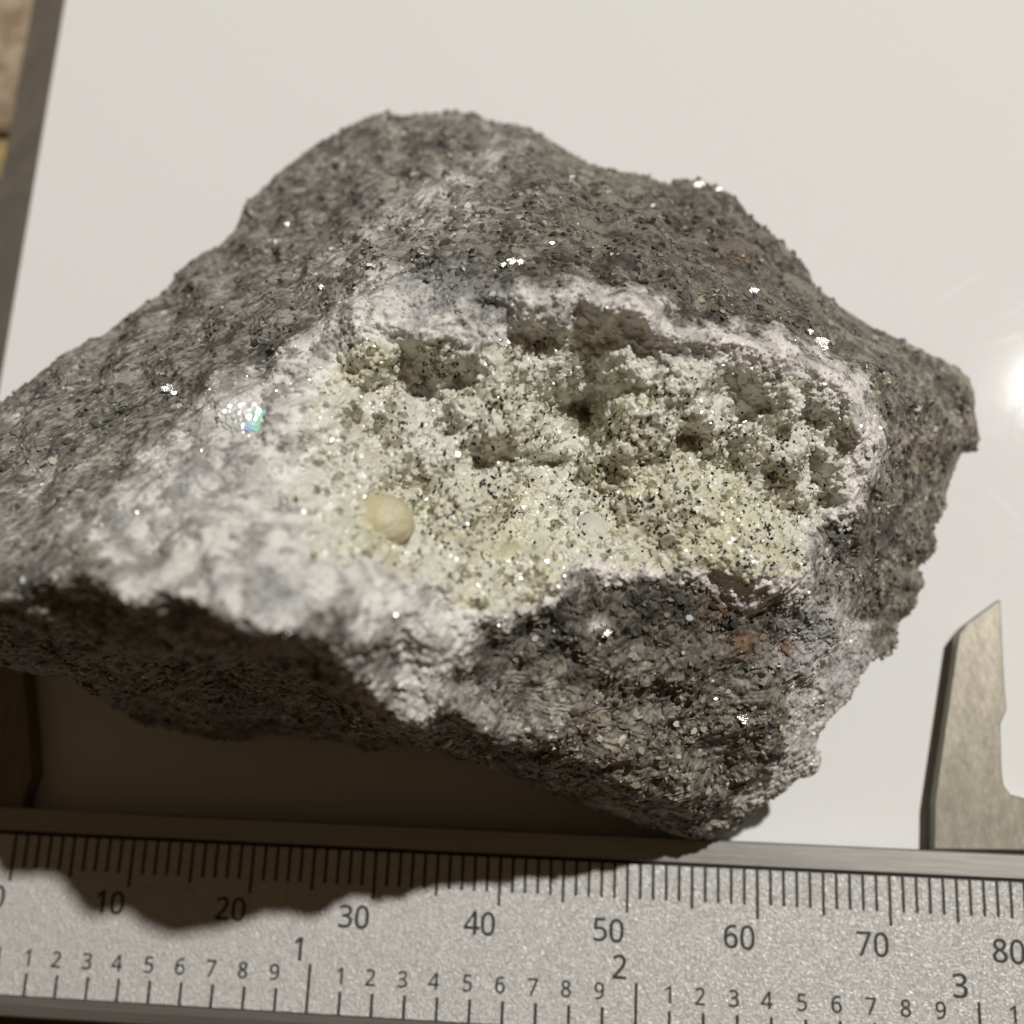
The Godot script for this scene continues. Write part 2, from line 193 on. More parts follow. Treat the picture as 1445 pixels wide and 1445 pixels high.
# upright plate from an outline in (x, z), with a chamfered upper edge
func plate(outline: Array, y0: float, y1: float, bevel: float) -> ArrayMesh:
	var st := SurfaceTool.new()
	st.begin(Mesh.PRIMITIVE_TRIANGLES)
	var poly := PackedVector2Array()
	for q in outline: poly.append(Vector2(q[0], q[1]))
	if Geometry2D.is_polygon_clockwise(poly): poly.reverse()
	var inner := poly.duplicate()
	var n := poly.size()
	for i in n:
		var d0 := (poly[i] - poly[(i + n - 1) % n]).normalized()
		var d1 := (poly[(i + 1) % n] - poly[i]).normalized()
		var t := (d0 + d1).normalized()
		inner[i] = poly[i] + Vector2(-t.y, t.x) * bevel / maxf(0.5, absf(t.dot(d1)))
	if Geometry2D.triangulate_polygon(inner).is_empty(): inner = poly.duplicate()
	if not Geometry2D.is_point_in_polygon(inner[0], poly):
		for i in n: inner[i] = poly[i] * 2.0 - inner[i]
	var idx := Geometry2D.triangulate_polygon(inner)
	for k in range(0, idx.size(), 3):
		var a := inner[idx[k]]
		var b := inner[idx[k + 1]]
		var c := inner[idx[k + 2]]
		tri(st, Vector3(a.x, y1, a.y), Vector3(b.x, y1, b.y), Vector3(c.x, y1, c.y), Vector3(a.x, y1 - 5.0, a.y))
	for i in n:
		var a := poly[i]
		var b := poly[(i + 1) % n]
		var ia := inner[i]
		var ib := inner[(i + 1) % n]
		var within := Vector3((ia.x + ib.x) / 2, y0, (ia.y + ib.y) / 2)
		var dd := (b - a).normalized()
		var inw := Vector2(-dd.y, dd.x)
		if inw.dot((ia + ib) - (a + b)) < 0.0: inw = -inw
		within += Vector3(inw.x, 0, inw.y) * 2.0
		quad(st, Vector3(a.x, y0, a.y), Vector3(b.x, y0, b.y), Vector3(b.x, y1 - bevel, b.y), Vector3(a.x, y1 - bevel, a.y), within)
		quad(st, Vector3(a.x, y1 - bevel, a.y), Vector3(b.x, y1 - bevel, b.y), Vector3(ib.x, y1, ib.y), Vector3(ia.x, y1, ia.y), within)
	return st.commit()

# ------------------------------------------------------------------ board and table

func build_board():
	var b := thing("plastic_board", "glossy white plastic board with a grey sloping side under the rock and the caliper", "board")
	var m := base_mat(lin(0.80, 0.797, 0.785), 0.10)
	m.metallic_specular = 0.075
	triplanar(m, 22.0)
	m.normal_enabled = true
	m.normal_texture = scratch_tex()
	m.normal_scale = 0.9
	part("top_sheet", along_x([[-160.0, -1.4], [-160.0, -0.2], [-159.8, 0.0], [9.6, 0.0], [9.9, -0.3], [9.9, -1.4]], -10.0, 150.0), m, b)
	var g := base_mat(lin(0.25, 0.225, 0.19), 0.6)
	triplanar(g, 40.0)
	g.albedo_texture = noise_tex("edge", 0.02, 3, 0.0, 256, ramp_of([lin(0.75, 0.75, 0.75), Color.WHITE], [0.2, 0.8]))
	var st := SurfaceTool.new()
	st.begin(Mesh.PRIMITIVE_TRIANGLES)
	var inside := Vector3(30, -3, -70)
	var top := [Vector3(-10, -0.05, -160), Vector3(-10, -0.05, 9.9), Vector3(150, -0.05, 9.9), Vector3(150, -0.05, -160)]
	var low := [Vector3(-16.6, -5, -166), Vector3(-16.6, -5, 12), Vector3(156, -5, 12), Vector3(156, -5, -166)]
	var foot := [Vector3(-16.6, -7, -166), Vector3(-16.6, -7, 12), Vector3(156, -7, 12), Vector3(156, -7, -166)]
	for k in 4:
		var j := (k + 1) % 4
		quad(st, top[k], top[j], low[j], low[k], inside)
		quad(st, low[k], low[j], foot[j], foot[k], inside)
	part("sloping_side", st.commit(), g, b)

func scratch_tex() -> ImageTexture:
	var n := 1024
	var im := Image.create(n, n, false, Image.FORMAT_RGBA8)
	im.fill(Color(0.5, 0.5, 0.5))
	var r := RandomNumberGenerator.new()
	r.seed = 9
	for k in 420:
		var p := Vector2(r.randf(), r.randf()) * n
		var a := r.randf() * TAU
		var bend := r.randf_range(-0.004, 0.004)
		var long := int(r.randf_range(30, 260))
		var g := r.randf_range(0.42, 0.6)
		for s in long:
			p += Vector2(cos(a), sin(a))
			a += bend
			im.set_pixel(posmod(int(p.x), n), posmod(int(p.y), n), Color(g, g, g))
	var f := FastNoiseLite.new()
	f.seed = 3
	f.frequency = 0.012
	for y in n:
		for x in n:
			var q := f.get_noise_2d(x, y) * 0.12 * sin(PI * x / n) * sin(PI * y / n)
			var c := im.get_pixel(x, y)
			im.set_pixel(x, y, Color(c.r + q, c.r + q, c.r + q))
	im.bump_map_to_normal_map(3.0)
	return ImageTexture.create_from_image(im)

# blasted metal: soft random grains, with sparkle painted in as bright specks
func grit_tex(relief: bool) -> ImageTexture:
	var n := 768
	var r := RandomNumberGenerator.new()
	r.seed = 77
	var a := PackedFloat32Array()
	a.resize(n * n)
	for k in n * n: a[k] = r.randfn(0.0, 1.0)
	for pass_no in 2:
		var b := a.duplicate()
		for y in n:
			var row := y * n
			for x in n:
				var up := posmod(y - 1, n) * n
				var dn := posmod(y + 1, n) * n
				var l := posmod(x - 1, n)
				var q := posmod(x + 1, n)
				b[row + x] = 0.28 * a[row + x] + 0.22 * a[up + l] + 0.22 * a[dn + q] + 0.07 * (a[row + l] + a[row + q] + a[up + x] + a[dn + x])
		a = b
	var im := Image.create(n, n, false, Image.FORMAT_RGBA8)
	for y in n:
		for x in n:
			var v := a[y * n + x]
			var g := clampf(0.5 + 0.5 * v, 0.0, 1.0) if relief else clampf(0.85 + 0.125 * v + 1.3 * maxf(0.0, v - 0.75), 0.4, 1.0)
			im.set_pixel(x, y, Color(g, g, g))
	if relief: im.bump_map_to_normal_map(3.2)
	return ImageTexture.create_from_image(im)

func build_table():
	var t := Node3D.new()
	t.name = "tabletop"
	t.set_meta("kind", "structure")
	t.set_meta("label", "brown stone tiled tabletop under the white board")
	add_child(t, true)
	var tones := [[lin(0.46, 0.36, 0.25), lin(0.26, 0.19, 0.12)], [lin(0.42, 0.30, 0.11), lin(0.20, 0.17, 0.11)], [lin(0.17, 0.16, 0.12), lin(0.10, 0.10, 0.075)], [lin(0.20, 0.12, 0.07), lin(0.10, 0.055, 0.03)]]
	var spots := [[-70.0, -17.0, -160.0, -73.2], [-70.0, -17.0, -72.2, -66.5], [-70.0, -17.0, -66.4, -44.5], [-70.0, -17.0, -43.5, 10.0], [-70.0, 60.0, 12.5, 80.0], [60.8, 160.0, 12.5, 80.0]]
	var mats := []
	for k in 4:
		var m := base_mat(Color.WHITE, 0.7)
		triplanar(m, 34.0)
		m.albedo_texture = noise_tex("tile%d" % k, 0.012, 4, 0.0, 512, ramp_of([tones[k][1], tones[k][0]], [0.25, 0.75]))
		mats.append(m)
	for k in 6:
		var s = spots[k]
		part("tile", plate([[s[0], s[2]], [s[1], s[2]], [s[1], s[3]], [s[0], s[3]]], -13.0, -7.2 if k < 4 else -7.5, 0.6), mats[mini(k, 3)] if k != 3 else mats[2], t)
	part("mortar_bed", plate([[-400, -400], [400, -400], [400, 400], [-400, 400]], -20.0, -10.0, 0.5), base_mat(lin(0.06, 0.045, 0.03), 0.9), t)

# ------------------------------------------------------------------ caliper

func build_caliper():
	var c := thing("caliper", "steel caliper with millimetre and inch scale lying along the front edge of the rock", "caliper")
	# scale face: blasted satin chrome
	var satin := base_mat(Color.WHITE, 0.33, 0.25)
	triplanar(satin, 47.0)
	satin.albedo_color = lin(0.86, 0.84, 0.80)
	satin.albedo_texture = grit_tex(false)
	satin.normal_enabled = true
	satin.normal_texture = grit_tex(true)
	satin.normal_scale = 1.0
	var steel := base_mat(lin(0.40, 0.385, 0.36), 0.34, 0.75)
	triplanar(steel, 30.0)
	steel.uv1_scale = Vector3(14, 60, 420)
	steel.albedo_texture = noise_tex("steel_tone", 0.012, 4, 0.0, 512, ramp_of([lin(0.86, 0.86, 0.86), Color.WHITE], [0.25, 0.7]))
	steel.normal_enabled = true
	steel.normal_texture = noise_tex("steel_brush", 0.03, 3, 3.0)
	steel.normal_scale = 0.14
	var jaw_steel := base_mat(lin(0.25, 0.225, 0.175), 0.42, 0.35)
	triplanar(jaw_steel, 30.0)
	jaw_steel.uv1_scale = Vector3(120, 60, 20)
	jaw_steel.albedo_texture = noise_tex("jaw_tone", 0.012, 4, 0.0, 512, ramp_of([lin(0.85, 0.84, 0.82), Color.WHITE], [0.25, 0.7]))
	jaw_steel.normal_enabled = true
	jaw_steel.normal_texture = tex["steel_brush"]
	jaw_steel.normal_scale = 0.12
	var ink := base_mat(lin(0.022, 0.021, 0.020), 0.6)
	part("beam", along_x([[-1.9, 0.02], [-1.9, 3.2], [14.0, 3.2], [14.0, 0.02]], -45.0, 130.0), base_mat(lin(0.025, 0.022, 0.02), 0.6, 0.3), c)
	part("rail", along_x([[-1.98, 1.2], [-1.98, 3.52], [-1.86, 3.6], [-0.20, 3.6], [-0.14, 3.5], [-0.14, 3.21], [-0.5, 3.1], [-0.5, 1.2]], -45.0, 130.0), steel, c)
	part("rail", along_x([[12.47, 3.21], [12.47, 3.42], [12.55, 3.48], [13.1, 3.46], [13.9, 3.2], [14.06, 3.0], [14.06, 1.2], [13.0, 1.2]], -45.0, 130.0), steel, c).set_meta("label", "dark polished lower rail below the inch marks")
	part("scale_face", along_x([[0.13, 3.205], [0.13, 3.5], [12.37, 3.5], [12.37, 3.205]], -45.0, 130.0), satin, c)
	# graduation
	var marks := {}
	for q in [["one", 2.72], ["five", 3.245], ["ten", 3.752], ["tenth", 1.80], ["inch", 3.67]]:
		var bm := BoxMesh.new()
		bm.size = Vector3(0.23, 0.03, q[1] - 0.13) * MM
		marks[q[0]] = [bm, q[1]]
	for k in range(-4, 83):
		var kind: String = "ten" if k % 10 == 0 else "five" if k % 5 == 0 else "one"
		if k < 0: continue
		var t := part("tick_mark", marks[kind][0], ink, c)
		t.position = Vector3(k, 3.503, 0.13 + (marks[kind][1] - 0.13) / 2) * MM
	for k in range(0, 34):
		var kind: String = "inch" if k % 10 == 0 else "tenth"
		var t := part("tick_mark", marks[kind][0], ink, c)
		t.position = Vector3(k * 2.54, 3.503, 12.36 - (marks[kind][1] - 0.13) / 2) * MM
	for k in 9:
		numeral(c, str(k * 10), k * 10 - 0.22, 5.93 if k < 3 else 6.03, 1.80, ink)
	for k in 4:
		numeral(c, str(k), k * 25.4 - 0.75, 8.62, 1.82, ink)
	for k in range(1, 34):
		if k % 10: numeral(c, str(k % 10), k * 2.54 + 0.13, 10.16, 1.28, ink)
	# jaws reaching back beside the rock
	var right := plate([[73.78, 2.00, -2.03], [74.01, 2.00, -5.77], [76.56, 2.00, -19.15], [77.22, 2.00, -20.06], [79.88, 2.00, -22.08], [80.11, 2.00, -22.15], [80.06, 2.00, -19.56], [80.00, 2.00, -14.93], [80.06, 2.00, -13.23], [79.49, 2.00, -11.97], [79.37, 2.00, -8.18], [79.47, 2.00, -7.20], [79.91, 2.00, -6.51], [80.92, 2.00, -6.28], [140.10, 2.00, -8.15], [139.20, 2.00, -4.19]].map(func(q): return [q[0], q[2]]), 0.05, 2.0, 0.12)
	part("jaw", right, jaw_steel, c).set_meta("label", "tapered caliper jaw with a straight thin right edge")
	var left := plate([[-2.95, 2.10, -16.35], [-2.31, 2.10, -13.58], [-0.93, 2.10, -8.48], [-0.18, 2.10, -4.96], [-0.57, 2.10, -2.73], [-0.46, 2.10, -0.88], [-18.63, 2.10, -0.68], [-17.87, 2.10, -15.88]].map(func(q): return [q[0], q[2]]), 0.05, 2.1, 0.1)
	part("jaw", left, jaw_steel, c).set_meta("label", "caliper jaw in the shadow of the rock")

func numeral(c: Node3D, text: String, right: float, baseline: float, height: float, ink: Material):
	if not tex.has("text" + text):
		var f := SystemFont.new()
		f.font_names = PackedStringArray(["Droid Sans"])
		var m := TextMesh.new()
		var heavy := FontVariation.new()
		heavy.base_font = f
		heavy.variation_embolden = 0.35
		m.font = heavy
		m.font_size = 48
		m.text = text
		m.depth = 0.02 * MM
		m.pixel_size = MM / 48.0
		m.curve_step = 1.0
		tex["text" + text] = m
		if text == "0": tex["height"] = m.get_aabb().size.y
	var o := part("numeral", tex["text" + text], ink, c)
	var box: AABB = tex["text" + text].get_aabb()
	var s: float = height * MM / tex["height"]
	o.transform = Transform3D(Basis(Vector3(s * 0.96, 0, 0), Vector3(0, 0, -s), Vector3(0, 1, 0)), Vector3.ZERO)
	o.position = Vector3(right * MM - box.end.x * s * 0.96, 3.512 * MM, baseline * MM + box.position.y * s)

# ------------------------------------------------------------------ rock

var U: Vector3
var V: Vector3
var gx0: float
var gy0: float
var gw: int
var gh: int
var nu: int
var nv: int
var pos := PackedVector3Array()
var nor := PackedVector3Array()
var col := PackedColorArray()
var cls := PackedByteArray()
var alive := PackedByteArray()
var f_speck: PackedFloat32Array

func to_uvw(q) -> Vector3:
	var d := Vector3(q[0], q[1], q[2]) - O
	return Vector3(d.dot(U), d.dot(V), d.dot(W))

func noise_of(seed_: int, freq: float, octaves: int, kind := FastNoiseLite.TYPE_SIMPLEX_SMOOTH) -> FastNoiseLite:
	var n := FastNoiseLite.new()
	n.seed = seed_
	n.noise_type = kind
	n.frequency = freq
	n.fractal_type = FastNoiseLite.FRACTAL_FBM if octaves > 1 else FastNoiseLite.FRACTAL_NONE
	n.fractal_octaves = octaves
	n.fractal_gain = 0.5
	if kind == FastNoiseLite.TYPE_CELLULAR:
		n.cellular_return_type = FastNoiseLite.RETURN_DISTANCE
		n.cellular_jitter = 1.0
	return n

func polygon_of(rows: Array) -> PackedVector2Array:
	var p := PackedVector2Array()
	for q in rows: p.append(Vector2(q[0], q[1]))
	return p

# signed distance to a polygon, positive inside, on the coarse grid
func distance_field(poly: PackedVector2Array) -> PackedFloat32Array:
	var f := PackedFloat32Array()
	f.resize(gw * gh)
	var n := poly.size()
	for j in gh:
		for i in gw:
			var p := Vector2(gx0 + i * CELL, gy0 + j * CELL)
			var best := 1e9
			for k in n:
				best = minf(best, p.distance_squared_to(Geometry2D.get_closest_point_to_segment(p, poly[k - 1], poly[k])))
			best = sqrt(best)
			f[j * gw + i] = best if Geometry2D.is_point_in_polygon(p, poly) else -best
	return f

func spot_field(rows: Array) -> PackedFloat32Array:
	var f := PackedFloat32Array()
	f.resize(gw * gh)
	for q in rows:
		var r: float = q[2]
		var i0 := int((q[0] - 2.2 * r - gx0) / CELL)
		var j0 := int((q[1] - 2.2 * r - gy0) / CELL)
		for j in range(maxi(0, j0), mini(gh, j0 + int(4.4 * r / CELL) + 2)):
			for i in range(maxi(0, i0), mini(gw, i0 + int(4.4 * r / CELL) + 2)):
				var d := Vector2(gx0 + i * CELL - q[0], gy0 + j * CELL - q[1]).length() / r
				f[j * gw + i] = maxf(f[j * gw + i], q[3] * exp(-d * d))
	return f

func blurred(f: PackedFloat32Array) -> PackedFloat32Array:
	var g := f.duplicate()
	for j in range(1, gh - 1):
		for i in range(1, gw - 1):
			var k := j * gw + i
			g[k] = 0.4 * f[k] + 0.1 * (f[k - 1] + f[k + 1] + f[k - gw] + f[k + gw]) + 0.05 * (f[k - gw - 1] + f[k - gw + 1] + f[k + gw - 1] + f[k + gw + 1])
	return g

func build_rock():
	U = (Vector3.RIGHT - W * W.x).normalized()
	V = W.cross(U)
	var pts := PackedVector2Array()
	var hs := PackedFloat32Array()
	var ring := PackedVector2Array()
	var ring_w := PackedFloat32Array()
	for rows in OUTLINE:
		for q in rows:
			var p := to_uvw(q)
			if ring.size() and ring[-1].distance_to(Vector2(p.x, p.y)) < 0.05: continue
			ring.append(Vector2(p.x, p.y))
			ring_w.append(p.z)
	var n := ring.size()
	for k in n:
		pts.append(ring[k])
		hs.append(ring_w[k])
		if k % 3 == 0:
			var t := (ring[(k + 2) % n] - ring[k - 2]).normalized()
			var outward := Vector2(-t.y, t.x)
			if Geometry2D.is_point_in_polygon(ring[k] + outward * 0.6, ring): outward = -outward
			pts.append(ring[k] + outward * 5.0)
			hs.append(ring_w[k] - 7.0)
	for rows in SURFACE:
		for q in rows:
			var p := to_uvw(q)
			pts.append(Vector2(p.x, p.y))
			hs.append(p.z)
	var lo := ring[0]
	var hi := ring[0]
	for p in ring:
		lo = lo.min(p)
		hi = hi.max(p)
	gx0 = lo.x - 1.2
	gy0 = lo.y - 1.2
	gw = int((hi.x - lo.x + 2.4) / CELL) + 2
	gh = int((hi.y - lo.y + 2.4) / CELL) + 2
	# coarse height: facets between the measured points
	var height := PackedFloat32Array()
	height.resize(gw * gh)
	height.fill(-20.0)
	var idx := Geometry2D.triangulate_delaunay(pts)
	for k in range(0, idx.size(), 3):
		var a := pts[idx[k]]
		var b := pts[idx[k + 1]]
		var c := pts[idx[k + 2]]
		var det := (b.y - c.y) * (a.x - c.x) + (c.x - b.x) * (a.y - c.y)
		if absf(det) < 1e-7: continue
		var mn := a.min(b).min(c)
		var mx := a.max(b).max(c)
		for j in range(maxi(0, int((mn.y - gy0) / CELL)), mini(gh, int((mx.y - gy0) / CELL) + 2)):
			for i in range(maxi(0, int((mn.x - gx0) / CELL)), mini(gw, int((mx.x - gx0) / CELL) + 2)):
				var p := Vector2(gx0 + i * CELL, gy0 + j * CELL)
				var la := ((b.y - c.y) * (p.x - c.x) + (c.x - b.x) * (p.y - c.y)) / det
				var lb := ((c.y - a.y) * (p.x - c.x) + (a.x - c.x) * (p.y - c.y)) / det
				var lc := 1.0 - la - lb
				if la > -0.001 and lb > -0.001 and lc > -0.001:
					height[j * gw + i] = la * hs[idx[k]] + lb * hs[idx[k + 1]] + lc * hs[idx[k + 2]]
	height = blurred(blurred(height))
	var f_out := distance_field(ring)
	var f_crust := distance_field(polygon_of(CRUST_MAIN))
	var f_edge := distance_field(polygon_of(CRUST_EDGE))
	var f_cav := distance_field(polygon_of(CAVITY))
	for k in gw * gh: f_crust[k] = maxf(f_crust[k], f_edge[k])
	for q in MOUNDS:
		var reach: float = q[2] * 1.15
		for j in range(maxi(0, int((q[1] - reach - gy0) / CELL)), mini(gh, int((q[1] + reach - gy0) / CELL) + 2)):
			for i in range(maxi(0, int((q[0] - reach - gx0) / CELL)), mini(gw, int((q[0] + reach - gx0) / CELL) + 2)):
				var d := Vector2(gx0 + i * CELL - q[0], gy0 + j * CELL - q[1]).length() / reach
				if d < 1.0: height[j * gw + i] += q[3] * (1.0 - d * d) * (1.0 - d * d * d * d)
	f_speck = spot_field(SPECK_SPOTS)
	var f_yell := spot_field(YELLOW_SPOTS)
	var f_pale := spot_field(PALE_SPOTS)
	var f_dark := spot_field(DARK_SPOTS)
	var f_quartz := spot_field(QUARTZ_SPOTS)
	var f_rust := spot_field(RUST_SPOTS)

	nu = int((hi.x - lo.x + 1.6) / RES)
	nv = int((hi.y - lo.y + 1.6) / RES)
	var su := lo.x - 0.8
	var sv := lo.y - 0.8
	pos.resize(nu * nv)
	nor.resize(nu * nv)
	col.resize(nu * nv)
	cls.resize(nu * nv)
	alive.resize(nu * nv)
	var warp_a := noise_of(1, 0.22, 2)
	var warp_b := noise_of(2, 0.22, 2)
	var ragged := noise_of(3, 0.45, 3)
	var broad := noise_of(4, 0.13, 3)
	var ridge := noise_of(5, 0.33, 3)
	ridge.fractal_type = FastNoiseLite.FRACTAL_RIDGED
	var rough := noise_of(6, 1.1, 3)
	var grain := noise_of(7, 2.6, 1, FastNoiseLite.TYPE_CELLULAR)
	var lumps := noise_of(8, 0.36, 1, FastNoiseLite.TYPE_CELLULAR)
	var knobs := noise_of(9, 1.0, 1, FastNoiseLite.TYPE_CELLULAR)
	var sugar := noise_of(10, 3.6, 1, FastNoiseLite.TYPE_CELLULAR)
	var tone := noise_of(11, 0.5, 3)
	var fleck := noise_of(12, 2.2, 3)
	var cell_tone := noise_of(13, 1.7, 1, FastNoiseLite.TYPE_CELLULAR)
	cell_tone.cellular_return_type = FastNoiseLite.RETURN_CELL_VALUE
	var cell_fine := noise_of(14, 4.0, 1, FastNoiseLite.TYPE_CELLULAR)
	cell_fine.cellular_return_type = FastNoiseLite.RETURN_CELL_VALUE
	var ledge := noise_of(17, 0.20, 2)
	var clast := noise_of(16, 0.75, 1, FastNoiseLite.TYPE_CELLULAR)
	clast.cellular_return_type = FastNoiseLite.RETURN_CELL_VALUE
	var fibre := noise_of(15, 1.0, 3)
	for j in nv:
		for i in nu:
			var at := j * nu + i
			var u := su + i * RES
			var v := sv + j * RES
			var rg := ragged.get_noise_2d(u, v)
			var gx := (u + rg * 0.35 - gx0) / CELL
			var gy := (v - rg * 0.30 - gy0) / CELL
			var ix := clampi(int(gx), 0, gw - 2)
			var iy := clampi(int(gy), 0, gh - 2)
			var fx := gx - ix
			var fy := gy - iy
			var k := iy * gw + ix
			var k2 := k + gw
			var sd := lerpf(lerpf(f_out[k], f_out[k + 1], fx), lerpf(f_out[k2], f_out[k2 + 1], fx), fy)
			if sd < -0.12: continue
			alive[at] = 1
			# warped look-up for height and fields
			var calm := clampf(sd / 3.0, 0.0, 1.0)
			gx = (u + warp_a.get_noise_2d(u, v) * 0.8 * calm - gx0) / CELL
			gy = (v + warp_b.get_noise_2d(u, v) * 0.8 * calm - gy0) / CELL
			ix = clampi(int(gx), 0, gw - 2)
			iy = clampi(int(gy), 0, gh - 2)
			fx = gx - ix
			fy = gy - iy
			k = iy * gw + ix
			k2 = k + gw
			var w00 := (1.0 - fx) * (1.0 - fy)
			var w10 := fx * (1.0 - fy)
			var w01 := (1.0 - fx) * fy
			var w11 := fx * fy
			var w := height[k] * w00 + height[k + 1] * w10 + height[k2] * w01 + height[k2 + 1] * w11
			var crust := f_crust[k] * w00 + f_crust[k + 1] * w10 + f_crust[k2] * w01 + f_crust[k2 + 1] * w11
			var cav := f_cav[k] * w00 + f_cav[k + 1] * w10 + f_cav[k2] * w01 + f_cav[k2 + 1] * w11
			var pale := f_pale[k] * w00 + f_pale[k + 1] * w10 + f_pale[k2] * w01 + f_pale[k2 + 1] * w11
			var dark := f_dark[k] * w00 + f_dark[k + 1] * w10 + f_dark[k2] * w01 + f_dark[k2 + 1] * w11
			var quartz := f_quartz[k]
			var rust := f_rust[k] * w00 + f_rust[k + 1] * w10 + f_rust[k2] * w01 + f_rust[k2 + 1] * w11
			var p := Vector3(u, v, w)
			var rn := rough.get_noise_3dv(p)
			var tn := tone.get_noise_3dv(p)
			var fl := fleck.get_noise_3dv(p)
			var cf := cell_fine.get_noise_3dv(p)
			var gr := grain.get_noise_3dv(p)
			var ct := cell_tone.get_noise_3dv(p)
			# how white: crust polygon with a frayed border, and pale streaks
			var white := smoothstep(-0.7, 0.7, crust + tn * 1.1 + fl * 0.5)
			white = maxf(white, clampf(pale * (1.0 + 1.7 * fibre.get_noise_2d((u * 0.5 + v * 0.86) * 0.45, (u * 0.86 - v * 0.5) * 1.7) + 0.5 * fl), 0.0, 0.92))
			var hollow := smoothstep(-0.35, 0.35, cav + tn * 0.5 + fl * 0.25)
			var edge_w := 0.0
			if sd < 1.3:
				var q := 1.0 - maxf(sd, 0.0) / 1.3
				edge_w = -1.5 * (1.0 - sqrt(maxf(0.0, 1.0 - q * q)))
			var c: Color
			var stone_c: Color
			var d := 0.0
			var side := Vector2.ZERO
			if hollow < 1.0:
				var d_stone := 0.65 * broad.get_noise_3dv(p) * calm + 0.26 * ridge.get_noise_3dv(p) + 0.17 * rn - 0.05 * gr + 0.05 * ct
				var d_crust := 0.5 * broad.get_noise_3dv(p) * calm + 0.25 + 0.36 * rn - 0.15 * knobs.get_noise_3dv(p) - 0.05 * gr
				var left := smoothstep(4.0, -10.0, u)
				var along := fibre.get_noise_2d((u * 0.82 + v * 0.57) * 0.55, (v * 0.82 - u * 0.57) * 2.6)
				d_stone += 0.16 * along * left
				var lv := ledge.get_noise_2d(u * 0.8 + v * 0.4, v * 1.2) * 4.5
				var step_ := fposmod(lv, 1.0)
				d_stone += (0.20 * clampf(0.4 + 1.5 * tn, 0.0, 1.0) + 0.04) * (smoothstep(0.70, 1.0, step_) - step_) * calm
				d = lerpf(d_stone, d_crust, white)
				# grey stone: pale feldspar, dark mica, brownish groundmass
				var big := clast.get_noise_3d(u + 0.5 * rn, v + 0.5 * tn, w)
				var g := lerpf(0.185, 0.205, left) + 0.13 * tn + 0.10 * fl + 0.03 * cf + 0.11 * along * left
				if ct > 0.55: g += 0.10 * (ct - 0.4)
				if cf > 0.7: g += 0.08
				if cf < -0.72: g *= 0.55
				if ct < -0.72: g *= 0.6
				if big > 0.66: g = lerpf(g, 0.07, 0.65)
				if big < -0.80: g = lerpf(g, 0.34, 0.6)
				g = maxf(g, 0.02) * (1.0 - 0.70 * dark)
				var warm := 0.5 + 0.5 * tone.get_noise_2d(v * 1.3 + 40.0, u * 1.3) + 0.5 * smoothstep(-6.0, 8.0, u)
				stone_c = Color(g * lerpf(1.0, 1.07, warm), g * lerpf(0.985, 0.97, warm), g * lerpf(0.92, 0.80, warm))
				# white crust with grey quartz showing through
				var wv := 0.61 + 0.22 * fl + 0.10 * tn + 0.03 * cf
				wv += 0.16 * smoothstep(-3.2, -0.4, cav)
				var pinkish := smoothstep(-2.0, 8.0, u)
				var crust_c := Color(wv * 1.01, wv * lerpf(0.985, 0.955, pinkish), wv * lerpf(0.93, 0.90, pinkish))
				if big > 0.35: crust_c = crust_c.lerp(Color(0.30, 0.285, 0.265), 0.45)
				elif big < -0.6: crust_c = crust_c.lerp(Color(0.72, 0.70, 0.66), 0.5)
				var ghost := smoothstep(0.12, 0.5, -tn - 0.45 * fl + 0.03 + 0.30 * smoothstep(-4.0, -16.0, u) - 0.22 * smoothstep(0.0, 3.0, crust))
				crust_c = crust_c.lerp(Color(0.26, 0.245, 0.235), ghost * 0.8)
				c = stone_c.lerp(crust_c, white)
				c = c.lerp(Color(0.33, 0.335, 0.345) * (0.9 + 0.5 * fl), clampf(quartz * 1.2 * (0.75 + 1.3 * fl + 0.5 * ct), 0.0, 0.75))
			if hollow > 0.0:
				var lu := lumps.get_noise_3dv(p)
				var kn := knobs.get_noise_3dv(p)
				var su_ := sugar.get_noise_3dv(p)
				var d_cav := -1.25 * (lu + 0.35) - 0.40 * (kn + 0.3) - 0.06 * su_ + 0.34 * rn
				side = Vector2(ridge.get_noise_2d(u * 2.0, v * 2.0), rn) * 0.35 * hollow
				d = lerpf(d, d_cav, hollow)
				var yell := f_yell[k] * w00 + f_yell[k + 1] * w10 + f_yell[k2] * w01 + f_yell[k2 + 1] * w11
				var y := clampf(yell * (1.0 + 0.9 * tn) + 0.15 * fl, 0.0, 1.0)
				var wv := 0.755 + 0.08 * fl + 0.08 * tn - 0.08 * maxf(0.0, kn + 0.2)
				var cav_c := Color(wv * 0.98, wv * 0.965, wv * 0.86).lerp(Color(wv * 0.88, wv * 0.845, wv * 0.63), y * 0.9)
				var crevice_brown := clampf(0.55 * smoothstep(-0.62, -0.1, lu + 0.3 * kn + 0.35 * tn), 0.0, 0.6)  # colour turns browner in the gaps between the lumps
				cav_c = cav_c.lerp(Color(0.33, 0.285, 0.17), crevice_brown * 0.95)
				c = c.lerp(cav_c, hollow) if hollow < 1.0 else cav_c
			if rust > 0.04:
				c = c.lerp(Color(0.20, 0.095, 0.035), clampf(rust * (0.6 + 2.2 * fl + 0.6 * ct), 0.0, 0.85))
			cls[at] = 2 if hollow > 0.5 else 1 if white > 0.5 and pale < 0.25 else 0
			c.a = 1.0
			col[at] = c.clamp(Color(0.008, 0.007, 0.006), Color(0.85, 0.85, 0.85))
			var q3 := O + U * (u + side.x) + V * (v + side.y) + W * (w + d + edge_w)
			q3.y = maxf(q3.y, 0.05)
			pos[at] = q3 * MM
